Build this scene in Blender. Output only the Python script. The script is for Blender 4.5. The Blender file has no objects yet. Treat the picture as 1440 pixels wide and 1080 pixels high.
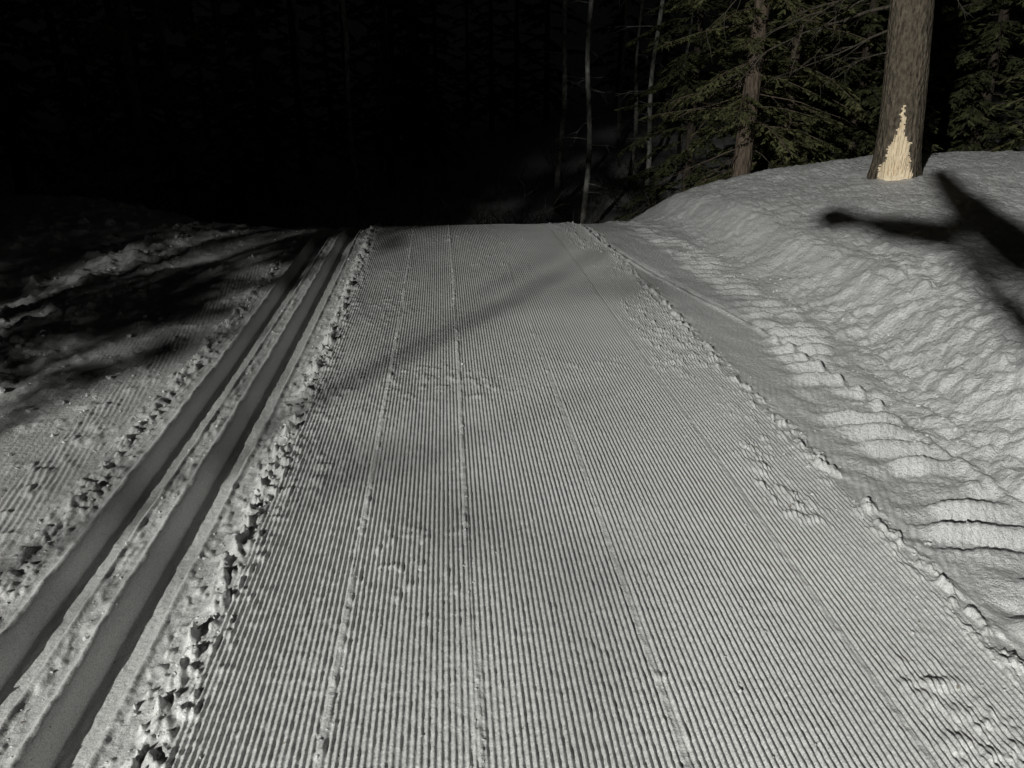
import bpy, math, random
import numpy as np
from mathutils import Vector, Matrix
random.seed(7); rng=np.random.default_rng(7)
scene=bpy.context.scene
COL=scene.collection

# ------------------------------------------------------------------ noise
def _h(xi,yi,seed):
    h=(xi*374761393+yi*668265263+seed*144665)&0xffffffff
    h=((h^(h>>13))*1274126177)&0xffffffff
    h=h^(h>>16)
    return (h&0xffffff).astype(np.float32)/16777215.0
def vn(x,y,seed=0):
    xf=np.floor(x);yf=np.floor(y)
    xi=xf.astype(np.int64);yi=yf.astype(np.int64)
    fx=(x-xf).astype(np.float32);fy=(y-yf).astype(np.float32)
    fx=fx*fx*(3-2*fx);fy=fy*fy*(3-2*fy)
    a=_h(xi,yi,seed);b=_h(xi+1,yi,seed);c=_h(xi,yi+1,seed);d=_h(xi+1,yi+1,seed)
    return (a+(b-a)*fx)*(1-fy)+(c+(d-c)*fx)*fy
def fbm(x,y,o=3,seed=0):
    s=0;a=.5;t=0
    for i in range(o):
        c,sn=math.cos(i*.9),math.sin(i*.9)
        s=s+a*vn((x*c-y*sn)*(2.03**i)+i*17.3,(x*sn+y*c)*(2.03**i)+i*9.1,seed+i);t+=a;a*=.5
    return s/t
def ss(a,b,x):
    t=np.clip((x-a)/(b-a),0,1);return t*t*(3-2*t)
def gau(x,w): return np.exp(-(x/w)**2)

# ------------------------------------------------------------------ terrain
def base(x,y):
    shift=7.6+1.2*ss(2.0,4.5,x)+2.6*ss(-2,-6,x)
    t=np.maximum(0,y-shift)
    D=2.0*(1-np.exp(-(.026+.016*ss(2.0,4.5,x))*t*t))*(1-.35*ss(-3,-9,x))
    z=-D
    z=z+ss(15,42,y)*(1.7*ss(-3,7,x)+.5)+ss(40,200,y)*6
    z=z+ss(12,60,-x)*2.5+ss(12,60,x)*2.5
    return z
def xfoot(y): return 2.07+.36*ss(1.8,5.2,y)
def curve(y): return -.0026*np.maximum(0,y-3.0)**2*(y<30)-(y>=30)*1.9

def H(x,y):
    z=base(x,y).astype(np.float64)
    near=(1-ss(10.5,12.5,y))*ss(-3,.2,y)
    z=z+.02*(fbm(x*.7,y*.5,2,3)-.5)
    z=z+.5*ss(12,16,y)*(fbm(x*.5,y*.4,3,5)-.5)
    xw=x-curve(y)*np.clip(1-(x+1.1)/2.6,0,1)*.6
    P=.0166
    wear=fbm(x*3.2,y*1.3,3,11)
    m=ss(-.74,-.69,xw)*(1-ss(1.46,1.53,xw))
    if np.any((x>-.9)&(x<1.7)):
        sh=.0006*np.sin(y*1.7)+.0008*(vn(x*.6,y*1.2,20)-.5)
        strip=np.where(xw<-.34,0.,np.where(xw<.035,.37,np.where(xw<.52,.81,np.where(xw<1.1,.2,.6))))
        ph=(xw+sh)/P+strip
        w=.5+.5*np.cos(2*math.pi*ph)
        w=w**1.35
        for sx,a,k in((-.34,1.05,1),(.035,1.25,2),(.52,.5,3),(1.10,.55,4)):
            wob=.012*(vn(y*1.3,y*0+k,50)-.5)+.005*(vn(y*9,y*0+k,52)-.5)
            g=np.clip(gau(xw-sx-wob,.0088)*1.1,0,1)*ss(.10,.5,vn(y*2.7,y*0+k,55)+.12)
            w=w*(1-g)+g*a*(.35+1.25*vn(x*42,y*32,60+k))
        rough=ss(1.12,1.38,xw)*.45
        amp=.0066*(.42+.90*wear)*(1-rough)
        crumb=vn(x*160,y*75,31)*vn(x*60,y*28,32)
        z=z+m*(amp*w+.0042*crumb*w)
        z=z+m*.0007*(vn(x*25,y*55,33)-.5)*2
        cl=np.maximum(0,fbm(x*26,y*20,3,41)-.57)
        patch=ss(.50,.70,fbm(x*2.1,y*1.3,2,43))
        z=z+m*cl*.030*patch
        z=z+m*ss(1.08,1.25,xw)*(np.maximum(0,fbm(x*30,y*22,3,45)-.47)*.050)*ss(.35,.60,fbm(x*2.5,y*1.6,2,46))
        for sx,k in((-.34,1),(.035,2),(.52,3),(1.10,4)):
            z=z+m*gau(xw-sx,.03)*np.maximum(0,vn(x*50,y*34,70+k)-.70)*.028*ss(.4,.7,vn(x*0+k,y*1.4,75))
    xt=x-curve(y)
    if np.any((x>-1.9)&(x<-.5)):
        edge=.005*(fbm(y*14,x*0,2,80)-.5)
        for cx in(-1.245,-.975):
            d=np.abs(xt-cx+edge)
            z=z-.070*(1-ss(.042,.084,d))*near
            z=z+near*.010*gau(d-.092,.010)*(.5+vn(x*20,y*10,81))
        bed=ss(-1.48,-1.44,xt)*(1-ss(-.80,-.76,xt))
        z=z-near*.012*bed
        mid=gau(xt+1.11,.035)
        z=z+near*mid*np.maximum(0,fbm(x*30,y*18,2,83)-.45)*.032
        z=z+near*.0045*bed*(fbm(x*60,y*24,2,84)-.5)
        for cx,a in((-.765,.052),(-1.455,.034)):
            e=cx+.03*(vn(y*3,y*0,86)-.5)
            g=gau(xt-e,.034)
            z=z+near*g*a*(np.maximum(0,fbm(x*19,y*15,3,87)-.42))*2.1
            g=gau(xt-e,.09)
            z=z+near*g*a*(np.maximum(0,fbm(x*40,y*32,2,88)-.52))*1.5
    if np.any(x<-1.4):
        lm=(1-ss(-1.62,-1.5,xt))*near
        ph=(x*.93+y*.16)/.024
        z=z+lm*ss(-3.2,-2.6,x)*.005*(.5+.5*np.cos(2*math.pi*ph))*ss(.3,.6,wear)
        z=z+lm*.04*(fbm(x*2.2,y*1.2,3,90)-.5)*ss(-1.6,-2.4,x)
        zone=ss(-1.9,-2.6,x)
        z=z+lm*zone*np.maximum(0,fbm(x*7,y*6,4,91)-.50)*.19
        z=z+lm*.012*(fbm(x*13,y*9,3,92)-.5)
        z=z+lm*np.maximum(0,fbm(x*18,y*13,3,94)-.55)*.05
        z=z+lm*gau(x+3.3,.25)*-.07+lm*ss(-3.6,-4.6,x)*.06
    xf=xfoot(y)+.12*(fbm(y*1.2,x*0,3,100)-.5)
    s=x-xf
    if np.any(x>1.35):
        rm=ss(1.48,1.56,xw)*near
        sm=rm*(1-ss(-.05,.1,s))
        z=z+sm*.014*(fbm(x*9,y*5,3,101)-.5)
        z=z+sm*.0035*(.5+.5*np.cos(2*math.pi*(x*.9-y*.34)/.028))*ss(.35,.6,fbm(x*3,y*2,2,102))
        z=z+near*gau(xw-1.515,.045)*np.maximum(0,fbm(x*28,y*22,3,103)-.46)*.09
        z=z-near*gau(xw-1.56,.03)*.003
        rx=1.47+.60*(1-ss(3.2,7.8,y))+.02*(vn(y*1.5,y*0,108)-.5)
        z=z+near*gau(x-rx,.018)*.015*(.2+1.3*vn(x*14,y*9,104))
        z=z-near*gau(x-rx-.05,.03)*.014
        c=x-(xf-.25)+.08*(fbm(x*0+3,y*3.1,2,109)-.5)
        win=(1-ss(.08,.26,np.abs(c)))
        yy=y+.14*c+.10*(fbm(x*2.6,y*2.9,3,105)-.5)
        bar=np.clip(np.sin(2*math.pi*yy/.165),-.55,1)
        am=ss(.26,.60,fbm(x*4.2,y*3.6,2,106))*(1-.35*ss(3.6,6,y))
        z=z+near*win*(.036*bar)*am
        z=z+near*(1-ss(.15,.36,np.abs(c)))*.035*(fbm(x*10,y*10,3,107)-.5)
    if np.any(x>1.9):
        bl=(1-.45*ss(9,13,y))
        b=.26*ss(-.04,.52,s)+.49*(1-np.exp(-np.maximum(s-.25,0)/2.0))
        n=fbm(x*1.3,y*.9,3,110)
        b=b+ss(.0,.35,s)*.12*(n-.5)
        nearf=1-.60*ss(3.5,6.0,y)
        face=ss(-.12,.12,s)*(1-ss(.60,1.05,s))
        b=b+face*nearf*.12*(fbm(x*3.6,y*3.1,4,111)-.45)
        b=b+face*nearf*.060*(np.abs(fbm(x*9,y*8,3,112)-.5)*2-.2)
        b=b+face*(.25+.75*nearf)*.050*(fbm(x*20,y*17,4,116)-.5)
        top=ss(.45,1.0,s)
        r1=fbm(x*9+y*3.0,y*7-x*2.5,4,113)
        b=b+top*.034*(r1-.5)
        b=b+top*.014*(1-2*np.abs(fbm(x*15+y*4,y*11-x*3,3,115)-.5))
        b=b+top*.028*(fbm(x*30,y*24,3,114)-.5)
        # a few old boot holes along the upper bank
        for fx,fy in((3.05,3.9),(3.0,4.35),(3.2,4.8),(3.1,5.3),(3.35,5.8),(2.75,3.3),(2.85,2.8)):
            b=b-.045*np.exp(-((x-fx)/.06)**2-((y-fy)/.12)**2)+.018*np.exp(-((x-fx-.10)/.06)**2-((y-fy)/.13)**2)
        z=z+b*bl*ss(-12,-4,y)
    return z

def geom(a,b,r):
    n=int(math.log(b/a)/math.log(r));return a*np.exp(np.linspace(0,math.log(b/a),n,endpoint=False))
Y=np.concatenate([np.linspace(-70,-4,30,endpoint=False),np.linspace(-4,.9,60,endpoint=False),
                  geom(.9,11.2,1.0044),geom(11.2,260,1.022),[260.]])
XL=np.concatenate([-geom(5.2,200,1.06)[::-1],np.linspace(-5.2,-1.75,400,endpoint=False),[-1.75]])
XT=np.linspace(-1.75,-.70,330)
XM=np.linspace(-.70,1.62,980)
XR=np.concatenate([np.linspace(1.62,2.7,250,endpoint=False),np.linspace(2.7,7.2,520,endpoint=False),geom(7.2,200,1.05),[200.]])
def mkgrid(name,X,mat):
    gx,gy=np.meshgrid(X,Y)
    gz=H(gx,gy)
    nx,ny=len(X),len(Y)
    co=np.stack([gx,gy,gz],-1).reshape(-1,3).astype(np.float32)
    i=np.arange(ny-1)[:,None]*nx+np.arange(nx-1)[None,:]
    f=np.stack([i,i+1,i+1+nx,i+nx],-1).reshape(-1,4).astype(np.int32)
    me=bpy.data.meshes.new(name)
    me.vertices.add(len(co));me.vertices.foreach_set('co',co.ravel())
    me.loops.add(f.size);me.loops.foreach_set('vertex_index',f.ravel())
    me.polygons.add(len(f));me.polygons.foreach_set('loop_start',(np.arange(len(f))*4).astype(np.int32))
    me.polygons.foreach_set('use_smooth',np.ones(len(f),bool))
    me.update(calc_edges=True)
    o=bpy.data.objects.new(name,me);COL.objects.link(o);me.materials.append(mat);return o

# ------------------------------------------------------------------ materials
def newmat(name):
    m=bpy.data.materials.new(name);m.use_nodes=True
    nt=m.node_tree;b=nt.nodes['Principled BSDF'];return m,nt,b
def N(nt,t,**k):
    n=nt.nodes.new(t)
    for a,v in k.items():
        if a in n.inputs.keys(): n.inputs[a].default_value=v
        else: setattr(n,a,v)
    return n
def snowmat(name,c1,c2,bump=.35,dirt=True):
    m,nt,b=newmat(name);L=nt.links.new
    tc=N(nt,'ShaderNodeTexCoord')
    n1=N(nt,'ShaderNodeTexNoise',Scale=2.3,Detail=5.0);L(tc.outputs['Object'],n1.inputs['Vector'])
    r=N(nt,'ShaderNodeValToRGB');r.color_ramp.elements[0].position=.35;r.color_ramp.elements[1].position=.65
    r.color_ramp.elements[0].color=(*c1,1);r.color_ramp.elements[1].color=(*c2,1)
    L(n1.outputs['Fac'],r.inputs['Fac'])
    last=r.outputs['Color']
    n5=N(nt,'ShaderNodeTexNoise',Scale=230.0,Detail=2.0,Roughness=.8);L(tc.outputs['Object'],n5.inputs['Vector'])
    r5=N(nt,'ShaderNodeValToRGB');r5.color_ramp.elements[0].position=.33;r5.color_ramp.elements[1].position=.62
    r5.color_ramp.elements[0].color=(.60,.60,.60,1);r5.color_ramp.elements[1].color=(1.06,1.06,1.06,1)
    L(n5.outputs['Fac'],r5.inputs['Fac'])
    m5=N(nt,'ShaderNodeMix',data_type='RGBA',blend_type='MULTIPLY');m5.inputs[0].default_value=1.0
    L(last,m5.inputs[6]);L(r5.outputs['Color'],m5.inputs[7]);last=m5.outputs[2]
    if dirt:
        n4=N(nt,'ShaderNodeTexNoise',Scale=45.0,Detail=2.0);L(tc.outputs['Object'],n4.inputs['Vector'])
        r2=N(nt,'ShaderNodeValToRGB');r2.color_ramp.elements[0].position=.73;r2.color_ramp.elements[1].position=.77
        r2.color_ramp.elements[0].color=(0,0,0,1);r2.color_ramp.elements[1].color=(1,1,1,1)
        L(n4.outputs['Fac'],r2.inputs['Fac'])
        mx=N(nt,'ShaderNodeMix',data_type='RGBA');L(r2.outputs['Color'],mx.inputs[0]);L(last,mx.inputs[6]);mx.inputs[7].default_value=(.25,.22,.17,1)
        last=mx.outputs[2]
    L(last,b.inputs['Base Color'])
    b.inputs['Roughness'].default_value=.42
    b.inputs['Specular IOR Level'].default_value=.55
    n2=N(nt,'ShaderNodeTexNoise',Scale=170.0,Detail=3.0,Roughness=.75);L(tc.outputs['Object'],n2.inputs['Vector'])
    n3=N(nt,'ShaderNodeTexNoise',Scale=48.0,Detail=3.0);L(tc.outputs['Object'],n3.inputs['Vector'])
    b1=N(nt,'ShaderNodeBump',Strength=bump,Distance=.011);L(n2.outputs['Fac'],b1.inputs['Height'])
    b2=N(nt,'ShaderNodeBump',Strength=bump,Distance=.013);L(n3.outputs['Fac'],b2.inputs['Height']);L(b1.outputs['Normal'],b2.inputs['Normal'])
    L(b2.outputs['Normal'],b.inputs['Normal'])
    return m
M_trail=snowmat('groomed_snow',(.76,.77,.76),(.84,.85,.84),.36)
M_track=snowmat('track_snow',(.72,.73,.72),(.80,.81,.80),.32)
M_left=snowmat('apron_snow',(.72,.73,.72),(.82,.83,.82),.55)
M_bank=snowmat('bank_snow',(.85,.86,.86),(.93,.94,.94),.80)
M_clod=snowmat('clod_snow',(.80,.81,.81),(.86,.87,.87),.6,False)

def barkmat(name,c1,c2,scale=1.0,zs=.25,bump=.8):
    m,nt,b=newmat(name);L=nt.links.new
    tc=N(nt,'ShaderNodeTexCoord');mp=N(nt,'ShaderNodeMapping');mp.inputs['Scale'].default_value=(1,1,zs)
    L(tc.outputs['Object'],mp.inputs['Vector'])
    n=N(nt,'ShaderNodeTexNoise',Scale=26*scale,Detail=7.0,Roughness=.65);L(mp.outputs['Vector'],n.inputs['Vector'])
    v=N(nt,'ShaderNodeTexVoronoi',Scale=22*scale);L(mp.outputs['Vector'],v.inputs['Vector'])
    r=N(nt,'ShaderNodeValToRGB');r.color_ramp.elements[0].position=.36;r.color_ramp.elements[1].position=.66
    r.color_ramp.elements[0].color=(*c1,1);r.color_ramp.elements[1].color=(*c2,1)
    L(n.outputs['Fac'],r.inputs['Fac']);L(r.outputs['Color'],b.inputs['Base Color'])
    ad=N(nt,'ShaderNodeMath',operation='ADD');L(n.outputs['Fac'],ad.inputs[0]);L(v.outputs['Distance'],ad.inputs[1])
    bp=N(nt,'ShaderNodeBump',Strength=bump,Distance=.03);L(ad.outputs[0],bp.inputs['Height']);L(bp.outputs['Normal'],b.inputs['Normal'])
    b.inputs['Roughness'].default_value=.9;b.inputs['Specular IOR Level'].default_value=.15
    return m
M_pine=barkmat('pine_bark',(.070,.060,.046),(.22,.185,.14),1.3,.45,.9)
M_spruce=barkmat('spruce_bark',(.08,.063,.05),(.23,.185,.14),1.4)
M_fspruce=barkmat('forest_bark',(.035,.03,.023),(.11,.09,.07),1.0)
M_aspen=barkmat('aspen_bark',(.07,.07,.062),(.50,.49,.45),.30,.6,.4)
M_dead=barkmat('dead_twig',(.05,.045,.036),(.13,.115,.09),1.5)
def leafmat(name,c1,c2):
    m,nt,b=newmat(name);L=nt.links.new
    g=N(nt,'ShaderNodeNewGeometry')
    tc=N(nt,'ShaderNodeTexCoord');n=N(nt,'ShaderNodeTexNoise',Scale=3.0,Detail=3.0);L(tc.outputs['Object'],n.inputs['Vector'])
    ad=N(nt,'ShaderNodeMath',operation='MULTIPLY_ADD');ad.inputs[1].default_value=.5
    L(g.outputs['Random Per Island'],ad.inputs[0]);L(n.outputs['Fac'],ad.inputs[2])
    r=N(nt,'ShaderNodeValToRGB');r.color_ramp.elements[0].position=.4;r.color_ramp.elements[1].position=1.0
    r.color_ramp.elements[0].color=(*c1,1);r.color_ramp.elements[1].color=(*c2,1)
    L(ad.outputs[0],r.inputs['Fac']);L(r.outputs['Color'],b.inputs['Base Color'])
    b.inputs['Roughness'].default_value=.75;b.inputs['Specular IOR Level'].default_value=.2
    return m
M_needle=leafmat('spruce_needles',(.050,.056,.024),(.14,.145,.065))
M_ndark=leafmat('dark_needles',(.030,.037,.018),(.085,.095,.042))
def woodmat():
    m,nt,b=newmat('splintered_wood');L=nt.links.new
    tc=N(nt,'ShaderNodeTexCoord');mp=N(nt,'ShaderNodeMapping');mp.inputs['Scale'].default_value=(1,1,.08)
    L(tc.outputs['Object'],mp.inputs['Vector'])
    n=N(nt,'ShaderNodeTexNoise',Scale=60.0,Detail=5.0);L(mp.outputs['Vector'],n.inputs['Vector'])
    r=N(nt,'ShaderNodeValToRGB');r.color_ramp.elements[0].position=.30;r.color_ramp.elements[1].position=.50
    r.color_ramp.elements[0].color=(.60,.43,.25,1);r.color_ramp.elements[1].color=(.93,.80,.58,1)
    L(n.outputs['Fac'],r.inputs['Fac']);L(r.outputs['Color'],b.inputs['Base Color'])
    bp=N(nt,'ShaderNodeBump',Strength=.8,Distance=.01);L(n.outputs['Fac'],bp.inputs['Height']);L(bp.outputs['Normal'],b.inputs['Normal'])
    b.inputs['Roughness'].default_value=.7
    return m
M_wood=woodmat()

# ------------------------------------------------------------------ ground pieces
mkgrid('snowy_ground',XL,M_left)
mkgrid('classic_ski_track',XT,M_track)
mkgrid('groomed_ski_trail',XM,M_trail)
mkgrid('snowbank',XR,M_bank)
def hz(x,y): return float(H(np.array([[float(x)]]),np.array([[float(y)]]))[0,0])

def clods():
    import bmesh
    bm=bmesh.new();bmesh.ops.create_icosphere(bm,subdivisions=1,radius=1)
    bv=np.array([v.co[:] for v in bm.verts]);bf=np.array([[v.index for v in f.verts] for f in bm.faces]);bm.free()
    pts=[]
    def line(cx,sd,n,y0,y1,smin,smax):
        for _ in range(n):
            y=y0+(y1-y0)*random.random()**1.5
            c=float(curve(np.array([y]))[0])
            pts.append((cx+c+random.gauss(0,sd),y,random.uniform(smin,smax)*(1 if random.random()<.88 else 1.6)))
    line(-.765,.040,700,.95,9,.002,.007)
    line(-1.455,.035,260,.95,9,.002,.007)
    line(-1.11,.03,200,.95,9,.002,.005)
    line(1.52,.05,300,.95,9,.002,.006)
    line(1.25,.10,300,.95,8,.002,.005)
    line(.035,.012,200,.95,8,.0015,.004)
    line(-.34,.010,170,.95,8,.0015,.004)
    line(-1.75,.15,120,1.5,9,.003,.009)
    line(-2.7,.45,300,2.5,9,.004,.02)
    line(.3,.55,200,.95,7,.0015,.004)
    for _ in range(200):
        y=random.uniform(1.5,7.5);pts.append((float(xfoot(np.array([y]))[0])+random.gauss(-.05,.15),y,random.uniform(.003,.010)))
    A=np.array([(p[0],p[1]) for p in pts]);S=np.array([p[2] for p in pts])
    Z=H(A[:,0][None,:],A[:,1][None,:])[0]
    nv=len(bv);V=[];F=[]
    for k in range(len(pts)):
        r=rng.uniform(.5,1.4,(nv,1));sc=rng.uniform(.6,1.5,3)*S[k]*np.array([1,1,.8])
        a=random.random()*6.28;R=np.array([[math.cos(a),-math.sin(a),0],[math.sin(a),math.cos(a),0],[0,0,1]])
        v=(bv*r*sc)@R.T+np.array([A[k,0],A[k,1],Z[k]+S[k]*.1])
        V.append(v);F.append(bf+k*nv)
    me=bpy.data.meshes.new('snow_clods');me.from_pydata(np.concatenate(V).tolist(),[],np.concatenate(F).tolist())
    o=bpy.data.objects.new('snow_clods',me);COL.objects.link(o);me.materials.append(M_clod)
clods()

# ------------------------------------------------------------------ tubes / trees
class MB:
    def __init__(s): s.v=[];s.f=[];s.m=[]
    def tube(s,pts,rad,n=8,mi=0,rough=0.,cap=True):
        pts=[Vector(p) for p in pts];b=len(s.v)
        for i,p in enumerate(pts):
            t=(pts[min(i+1,len(pts)-1)]-pts[max(i-1,0)]).normalized()
            u=t.cross(Vector((0,1,0)) if abs(t.y)<.9 else Vector((1,0,0))).normalized();w=t.cross(u)
            for k in range(n):
                a=2*math.pi*k/n
                r=rad[i]*(1+rough*(random.random()-.5))
                s.v.append(p+(u*math.cos(a)+w*math.sin(a))*r)
        for i in range(len(pts)-1):
            for k in range(n):
                s.f.append((b+i*n+k,b+i*n+(k+1)%n,b+(i+1)*n+(k+1)%n,b+(i+1)*n+k));s.m.append(mi)
        if cap: s.f.append(tuple(b+(len(pts)-1)*n+k for k in range(n)));s.m.append(mi)
    def blade(s,p,d,side,L,W,mi):
        b=len(s.v);s.v+=[p-side*W*.5,p+side*W*.5,p+d*L*.55+side*W*.45,p+d*L,p+d*L*.55-side*W*.45]
        s.f.append((b,b+1,b+2,b+3,b+4));s.m.append(mi)
    def obj(s,name,mats,smooth=True,parent=None,loc=None):
        me=bpy.data.meshes.new(name);me.from_pydata([tuple(v) for v in s.v],[],s.f)
        for m in mats: me.materials.append(m)
        me.polygons.foreach_set('material_index',s.m)
        if smooth: me.polygons.foreach_set('use_smooth',[mi==0 for mi in s.m])
        o=bpy.data.objects.new(name,me);COL.objects.link(o)
        if parent: o.parent=parent
        if loc: o.location=loc
        return o
def bough(mb,p0,az,L,el0,droop,dens=1.0,blade=.07,bw=.016,mi=1,sw=1.0):
    n=7;pts=[];el=el0
    d=Vector((math.cos(az)*math.cos(el),math.sin(az)*math.cos(el),math.sin(el)));p=Vector(p0)
    pts.append(p.copy())
    for i in range(n):
        el+= -droop/n+random.uniform(-.06,.06)
        if i>n*.6: el+=droop*.25/n*2
        a=az+random.uniform(-.09,.09)
        d=Vector((math.cos(a)*math.cos(el),math.sin(a)*math.cos(el),math.sin(el)))
        p=p+d*L/n;pts.append(p.copy())
    mb.tube(pts,[.010*L*(1-i/(n+1))+.002 for i in range(n+1)],4,0)
    up=Vector((0,0,1))
    nt=int(L/.05*dens)
    for k in range(nt):
        t=.12+.88*k/nt
        if random.random()<.12: continue
        f=t*n;i=min(int(f),n-1);q=pts[i].lerp(pts[i+1],f-i)
        d=(pts[i+1]-pts[i]).normalized();sd=d.cross(up).normalized()
        s=1 if k%2 else -1
        tl=(.10+.42*L*.5*(1-t)**.8)*random.uniform(.5,1.15)*sw
        td=(d*.75+sd*s*.8+up*random.uniform(-.35,.10)).normalized()
        nb=max(2,int(tl/.035))
        for j in range(nb):
            g=(j+.5)/nb
            bp=q+td*tl*g+up*(-.05*g*g*tl*3)
            perp=td.cross(up).normalized()
            for ss_ in(-1,1):
                bd=(td*.8+perp*ss_*random.uniform(.35,.9)+up*random.uniform(-.55,.15)).normalized()
                sdv=bd.cross(up+perp*random.uniform(-1.2,1.2)+td*random.uniform(-1,1)).normalized()
                mb.blade(bp,bd,sdv,blade*random.uniform(.7,1.3),bw*random.uniform(.7,1.3),mi)
        mb.blade(q+td*tl*.9,td,td.cross(up).normalized(),blade,bw,mi)
def deadtwig(mb,p0,dirv,L,r,depth=1,mi=0):
    p=Vector(p0);d=Vector(dirv).normalized();pts=[p.copy()];n=6
    for i in range(n):
        d=(d+Vector((random.uniform(-.16,.16),random.uniform(-.16,.16),random.uniform(-.18,.10)))).normalized()
        p=p+d*L/n;pts.append(p.copy())
        if depth>0 and random.random()<.75:
            sd=Vector((random.uniform(-1,1),random.uniform(-1,1),random.uniform(-.6,.4)))
            deadtwig(mb,p,(d+sd*.8),L*random.uniform(.25,.5),r*.5,depth-1,mi)
    mb.tube(pts,[r*(1-.85*i/n) for i in range(n+1)],5,mi)
def conifer(mb,h,r,crown0,R,nb,dens=1.,blade=.07,bw=.016,shape=.8,trunkseg=12,sw=1.0,droop=.5,lean=(0,0)):
    n=24;pts=[];rad=[]
    for i in range(n+1):
        t=i/n;pts.append((lean[0]*t*h+.02*math.sin(t*5),lean[1]*t*h+.02*math.cos(t*4)-.02,-.25+(h+.25)*t));rad.append(r*(1-t)**.8*(1+.25*math.exp(-t*h/.2))+.01)
    mb.tube(pts,rad,trunkseg,0,.07)
    for k in range(nb):
        z=crown0+(h-crown0)*((k+random.random())/nb)**1.25*.985
        q=(z-crown0)/(h-crown0)
        L=R*(1-q)**shape*random.uniform(.65,1.1)
        az=k*2.39996+random.uniform(-.4,.4)
        bough(mb,(lean[0]*z,lean[1]*z,z),az,max(L,.12),random.uniform(-.12,.25),droop,dens,blade,bw,1,sw)

def scarw(z,a,A0):
    d=(a-A0+math.pi)%(2*math.pi)-math.pi
    if z>.68 or z<-.2: return 0.
    jag=.05*math.sin(z*37+1)+.03*math.sin(z*83)+.03*math.sin(z*131+2)
    if z<.12: lo,hi=-.84,.58
    elif z<.34: lo,hi=-.62+(z-.12)*1.1,.52-(z-.12)*.3
    elif z<.40: lo,hi=-.26,.36-(z-.34)*3
    else: lo,hi=-.15+(z-.40)*.45,.19-(z-.40)*.45
    return 1. if lo+jag*.8<d<hi+jag else 0.
def pine_big():
    bx,by=4.52,7.65;bz=hz(bx,by)
    e=bpy.data.objects.new('pine_tree',None);COL.objects.link(e);e.location=(bx,by,bz)
    nseg=96;h=9.0
    V=[];F=[]
    def R(z,a):
        return .205*(1-z/16)+.040*math.exp(-max(z,0)/.18)*(1+.35*math.sin(3*a+1)+.25*math.sin(5*a+2.2))
    def C(z): return (-.082*z+.012*math.sin(z*1.7), .02*z)
    A0=-math.pi/2-.50
    zz=[-.35+.013*i for i in range(82)]
    while zz[-1]<h: zz.append(zz[-1]+.05+.02*(zz[-1]))
    rows=len(zz)-1
    ak=np.array([2*math.pi*k/nseg for k in range(nseg)])
    ca,sa=np.cos(ak),np.sin(ak)
    for z in zz:
        cx,cy=C(z)
        nz=.5*fbm((ca*2.5+sa*.7)[None,:]+9,(sa*2.5)[None,:]+z*1.6,2,200)[0]+.5*fbm((ca*9)[None,:]+20,(sa*9)[None,:]+z*4.5,2,210)[0]
        for k in range(nseg):
            a=ak[k]
            w=scarw(z,a,A0)
            r=R(z,a)*(1+.13*(nz[k]-.5))-.020*w
            V.append((cx+r*math.cos(a),cy+r*math.sin(a),z))
    mi=[]
    for i in range(rows):
        for k in range(nseg):
            F.append((i*nseg+k,i*nseg+(k+1)%nseg,(i+1)*nseg+(k+1)%nseg,(i+1)*nseg+k))
            zc=(zz[i]+zz[i+1])/2;a=ak[k]+math.pi/nseg
            mi.append(1 if scarw(zc,a,A0)>.5 else 0)
    me=bpy.data.meshes.new('trunk');me.from_pydata(V,[],F);me.materials.append(M_pine);me.materials.append(M_wood)
    me.polygons.foreach_set('material_index',mi);me.polygons.foreach_set('use_smooth',[True]*len(F))
    o=bpy.data.objects.new('trunk',me);COL.objects.link(o);o.parent=e
    sp=MB()
    for _ in range(46):
        z=random.uniform(.0,.42)
        wmax=.50*(1-z/.5)+.08
        a=A0+random.uniform(-1,1)*wmax
        cx,cy=C(z);r=R(z,a)-.012
        L=random.uniform(.05,.16)
        p=[(cx+(r+.005*j)*math.cos(a),cy+(r+.005*j)*math.sin(a),z+L*j/3) for j in range(4)]
        sp.tube(p,[.009,.008,.005,.001],4,0)
    sp.obj('splinters',[M_wood],False,e)
    br=MB()
    for z,az,L,r in((1.55,2.9,1.2,.020),(1.75,3.3,.9,.016),(1.35,2.6,1.0,.014),(2.0,3.5,1.3,.020),(2.15,.2,.7,.020),(1.95,.1,.6,.014),(1.15,3.0,.6,.010),
                    (2.4,2.8,1.5,.02),(2.6,.5,1.2,.02),(2.9,3.6,1.4,.02),(1.9,2.4,.9,.012)):
        cx,cy=C(z)
        deadtwig(br,(cx+.17*math.cos(az),cy+.17*math.sin(az),z),(math.cos(az),math.sin(az),random.uniform(-.6,-.1)),L,r,2)
    br.obj('dead_branches',[M_dead],True,e)
    up=MB()
    for k in range(60):
        z=3.4+5.4*k/60;cx,cy=C(z)
        bough(up,(cx,cy,z),k*2.4,1.9*(1-(z-3.4)/6.2),.1,.5,.7,.09,.02,1)
    up.obj('crown',[M_spruce,M_needle],True,e)
pine_big()

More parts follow.
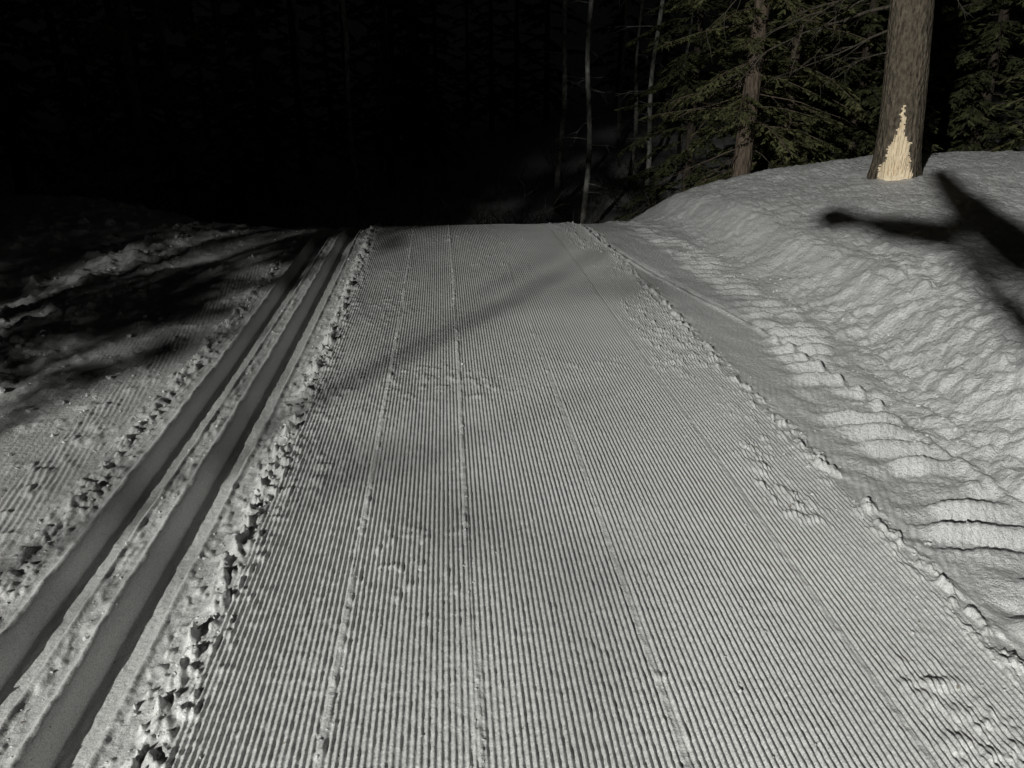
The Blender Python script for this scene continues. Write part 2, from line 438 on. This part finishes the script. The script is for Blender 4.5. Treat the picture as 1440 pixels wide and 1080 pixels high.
def place(name,x,y,fn,mats=(M_spruce,M_needle),dz=0):
    mb=MB();fn(mb);return mb.obj(name,list(mats),True,None,(x,y,hz(x,y)+dz))
def f(mb):
    conifer(mb,8.0,.12,.75,1.35,72,1.0,.07,.024,.45,16,1.1,.55,(.012,0))
    for _ in range(12):
        a=random.uniform(0,6.28);deadtwig(mb,(.1*math.cos(a),.1*math.sin(a),random.uniform(.3,1.6)),(math.cos(a),math.sin(a),-.25),random.uniform(.5,1.2),.010,1)
place('shade_spruce',4.06,10.7,f)
def f(mb):
    conifer(mb,7.5,.085,.4,1.6,95,.9,.08,.028,.5,10,1.1,.6)
    for _ in range(14):
        a=random.uniform(0,6.28);deadtwig(mb,(0,0,random.uniform(.3,1.8)),(math.cos(a),math.sin(a),-.3),random.uniform(.6,1.4),.009,1)
place('shade_spruce',5.35,12.4,f)
place('shade_spruce',4.5,14.6,lambda mb:conifer(mb,8.0,.09,.3,1.8,90,.7,.10,.034,.5,8,1.0,.6),(M_fspruce,M_ndark))
place('shade_spruce',6.9,13.2,lambda mb:conifer(mb,8.0,.09,.3,1.8,90,.7,.10,.034,.5,8,1.0,.6),(M_fspruce,M_ndark))
place('shade_spruce',8.3,12.0,lambda mb:conifer(mb,8.0,.09,.3,1.7,90,.7,.10,.032,.5,8,1.0,.6),(M_fspruce,M_ndark))
place('shade_spruce',9.3,10.4,lambda mb:conifer(mb,8.0,.09,.3,1.5,80,.7,.10,.032,.5,8,1.0,.6),(M_fspruce,M_ndark))
place('fir_tree',6.95,8.9,lambda mb:conifer(mb,4.6,.06,.12,.66,60,.9,.075,.022,.6,10))
place('fir_tree',5.5,9.2,lambda mb:conifer(mb,.95,.025,.1,.42,30,1.1,.06,.018,.8,8))
place('shade_spruce',-6.3,10.3,lambda mb:conifer(mb,9,.13,2.6,1.7,60,.7,.1,.024,.6,10),(M_fspruce,M_ndark))

for i,(x,y,r,h) in enumerate(((-4.04,24.4,.08,12),(-2.3,20.3,.085,13),(-2.25,27.3,.08,12),(2.8,19.8,.075,12),(2.99,16.8,.065,11),
        (5.1,21.7,.065,12),(4.74,18.7,.065,12),(6.9,23.5,.08,12),(6.0,27.6,.08,12))):
    mb=MB();n=26;lx=random.uniform(-.03,.03)
    mb.tube([(lx*h*t/n+.05*math.sin(t*.7+i),.04*math.cos(t*.8),-.4+h*t/n) for t in range(n+1)],[r*(1-.6*t/n) for t in range(n+1)],9,0,.12)
    for _ in range(26):
        z=random.uniform(.6,h*.8);a=random.uniform(0,6.28)
        deadtwig(mb,(lx*z,0,z),(math.cos(a),math.sin(a),random.uniform(-.4,.3)),random.uniform(.3,1.3),.010,1)
    mb.obj('aspen_tree',[M_aspen],True,None,(x,y,hz(x,y)))

mb=MB()
for _ in range(330):
    x=random.uniform(-9,10);y=random.uniform(12.0,26);z=hz(x,y)
    for k in range(3): deadtwig(mb,(x,y,z-.05),(random.uniform(-.8,.8),random.uniform(-.6,.6),1),random.uniform(.3,1.0),.010,1)
mb.obj('winter_brush',[M_dead],True)

forest=bpy.data.objects.new('conifer_forest',None);COL.objects.link(forest)
protos=[]
for k in range(3):
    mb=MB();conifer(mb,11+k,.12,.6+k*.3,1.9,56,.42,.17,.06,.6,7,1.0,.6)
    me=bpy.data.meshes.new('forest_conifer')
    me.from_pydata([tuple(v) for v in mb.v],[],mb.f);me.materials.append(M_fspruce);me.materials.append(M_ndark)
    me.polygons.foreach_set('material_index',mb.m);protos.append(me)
cnt=0
while cnt<75:
    x=random.uniform(-26,30);y=random.uniform(13,42)
    if -3.0<x-0.06*y<3.0 and y<27: continue
    if x>0 and y<15.5 and x<8: continue
    if x<0 and y<15 and x>-5: continue
    if 2.5<x<7.5 and y<29: continue
    o=bpy.data.objects.new('conifer',random.choice(protos));COL.objects.link(o);o.parent=forest
    s=random.uniform(.75,1.35);o.location=(x,y,hz(x,y)-.1);o.scale=(s,s,s*random.uniform(.9,1.2));o.rotation_euler=(0,0,random.random()*6.28);cnt+=1
for x,y,s in((-5.95,-3.3,.74),(-5.25,-2.2,.56),(-6.1,-.7,.66),(-7.2,-3.6,.62),(-5.3,.7,.50),(-4.6,-.2,.42),(-4.75,-1.75,.40),(-4.1,.9,.26),(-7.0,1.2,.7),(-9.2,-1.2,.8),(-8.0,3.6,.75),(-9.5,5.5,.9),(-11,8,1.),(-12,-8,.9),(9,-6,1.),(12,1,.9),(13,7,1)):
    o=bpy.data.objects.new('conifer',protos[0]);COL.objects.link(o);o.parent=forest
    o.location=(x,y,hz(x,y)-.1);o.scale=(s,s,s);o.rotation_euler=(0,0,random.random()*6.28)
place('shade_spruce',-5.15,-2.1,lambda mb:conifer(mb,8.5,.035,4.15,.9,50,.7,.12,.045,.35,8,1.0,.4),(M_fspruce,M_ndark))  # unseen spruce added as occluder; high crown darkens ground beyond the crest

mb=MB()
mb.tube([(0,0,-.2),(.05,.02,1.5),(0,.1,3),(.1,.05,4.2)],[.03,.025,.02,.01],8,0)
for _ in range(18):
    z=random.uniform(1.2,4.1);a=random.uniform(0,6.28)
    deadtwig(mb,(0.03,.05,z),(math.cos(a),math.sin(a),.5),random.uniform(.5,1.1),.009,2)
mb.obj('bare_sapling',[M_dead],True,None,(-4.7,-3.6,hz(-4.7,-3.6)))

# --- added tree behind the viewer, limbs shaped to cast the bank shadow
L0=Vector((-8,-9.5,6.5))
def onray(P,s): P=Vector(P);return L0+(P-L0)*s
mb=MB()
mb.tube([(1.0,-3.0,-.3),(1.02,-3.0,1.5),(1.0,-3.05,3.3),(1.08,-3.1,5.2),(1.0,-3.1,6.5)],[.2,.17,.15,.1,.04],12,0,.05)
k0=onray((2.75,2.4,.3),.45);k1=onray((3.10,4.05,.37),.46);k2=onray((3.50,5.05,.42),.46)
mb.tube([(1.0,-3.02,3.2),Vector((1.0,-3.02,3.2)).lerp(k0,.6)+Vector((0,0,.12)),k0,onray((2.88,3.4,.3),.46),k1,k2],[.10,.07,.055,.048,.040,.028],9,0,.08)
mb.tube([k0,onray((3.35,3.6,.45),.46),onray((3.6,4.5,.47),.46),onray((4.15,5.85,.52),.46),onray((4.85,7.45,.62),.46)],[.05,.085,.090,.085,.05],9,0,.10)
mb.tube([k2,onray((3.6,5.35,.44),.46),onray((3.45,5.7,.43),.46),onray((3.36,6.05,.42),.46),onray((3.28,6.35,.4),.46),onray((3.24,6.5,.4),.46)],[.03,.080,.075,.035,.075,.045],8,0,.2)
mb.obj('shadow_caster_tree',[M_dead],True)

# ------------------------------------------------------------------ lamp
lamp=bpy.data.objects.new('street_lamp',None);COL.objects.link(lamp);lamp.location=(-8.3,-10.0,hz(-8.3,-10))
mm,nt,b=newmat('galvanised_steel');b.inputs['Base Color'].default_value=(.25,.26,.27,1);b.inputs['Metallic'].default_value=.7;b.inputs['Roughness'].default_value=.5
ml,nt2,b2=newmat('lamp_glass');b2.inputs['Emission Color'].default_value=(1,.97,.9,1);b2.inputs['Emission Strength'].default_value=30
gz0=lamp.location.z
mb=MB();mb.tube([(0,0,-.2),(0,0,3),(0,0,6.9-gz0)],[.09,.075,.055],16,0)
mb.tube([(0,0,6.8-gz0),(.12,.2,6.85-gz0),(.22,.38,6.72-gz0)],[.03,.03,.03],8,0)
mb.obj('pole',[mm],True,lamp)
import bmesh
bm=bmesh.new();bmesh.ops.create_cube(bm,size=1);bmesh.ops.scale(bm,verts=bm.verts,vec=(.34,.16,.26));bmesh.ops.bevel(bm,geom=bm.edges[:],offset=.025,segments=2)
me=bpy.data.meshes.new('head');bm.to_mesh(me);bm.free();me.materials.append(mm)
hd=bpy.data.objects.new('head',me);COL.objects.link(hd);hd.parent=lamp
aim=(Vector((3.4,3.1,0))-L0).normalized()
hd.location=L0-aim*.14-lamp.location
hd.rotation_euler=aim.to_track_quat('Y','Z').to_euler()
bm=bmesh.new();bmesh.ops.create_grid(bm,x_segments=1,y_segments=1,size=.5);bmesh.ops.scale(bm,verts=bm.verts,vec=(.27,.19,1))
me=bpy.data.meshes.new('lens');bm.to_mesh(me);bm.free();me.materials.append(ml)
ln=bpy.data.objects.new('lens',me);COL.objects.link(ln);ln.parent=lamp
ln.location=L0-aim*.055-lamp.location;ln.rotation_euler=aim.to_track_quat('Z','Y').to_euler()
ld=bpy.data.lights.new('flood_beam','SPOT');ld.energy=11000;ld.color=(1.0,.985,.940);ld.spot_size=math.radians(57);ld.spot_blend=1.0;ld.shadow_soft_size=.085
lo=bpy.data.objects.new('flood_beam',ld);COL.objects.link(lo);lo.parent=lamp
lo.location=L0-lamp.location;lo.rotation_euler=aim.to_track_quat('-Z','Y').to_euler()

w=bpy.data.worlds.new('World');scene.world=w;w.use_nodes=True
bg=w.node_tree.nodes['Background'];bg.inputs['Color'].default_value=(.9,.95,1,1);bg.inputs['Strength'].default_value=.0014

cd=bpy.data.cameras.new('camera');cd.lens=27;cd.sensor_width=36;cd.clip_end=600;cd.clip_start=.05
co=bpy.data.objects.new('camera',cd);COL.objects.link(co)
co.location=(0,0,1.5);co.rotation_euler=(math.radians(90-21.7),0,math.radians(-4.7))
scene.camera=co
scene.view_settings.view_transform='Standard';scene.view_settings.look='None';scene.view_settings.exposure=0
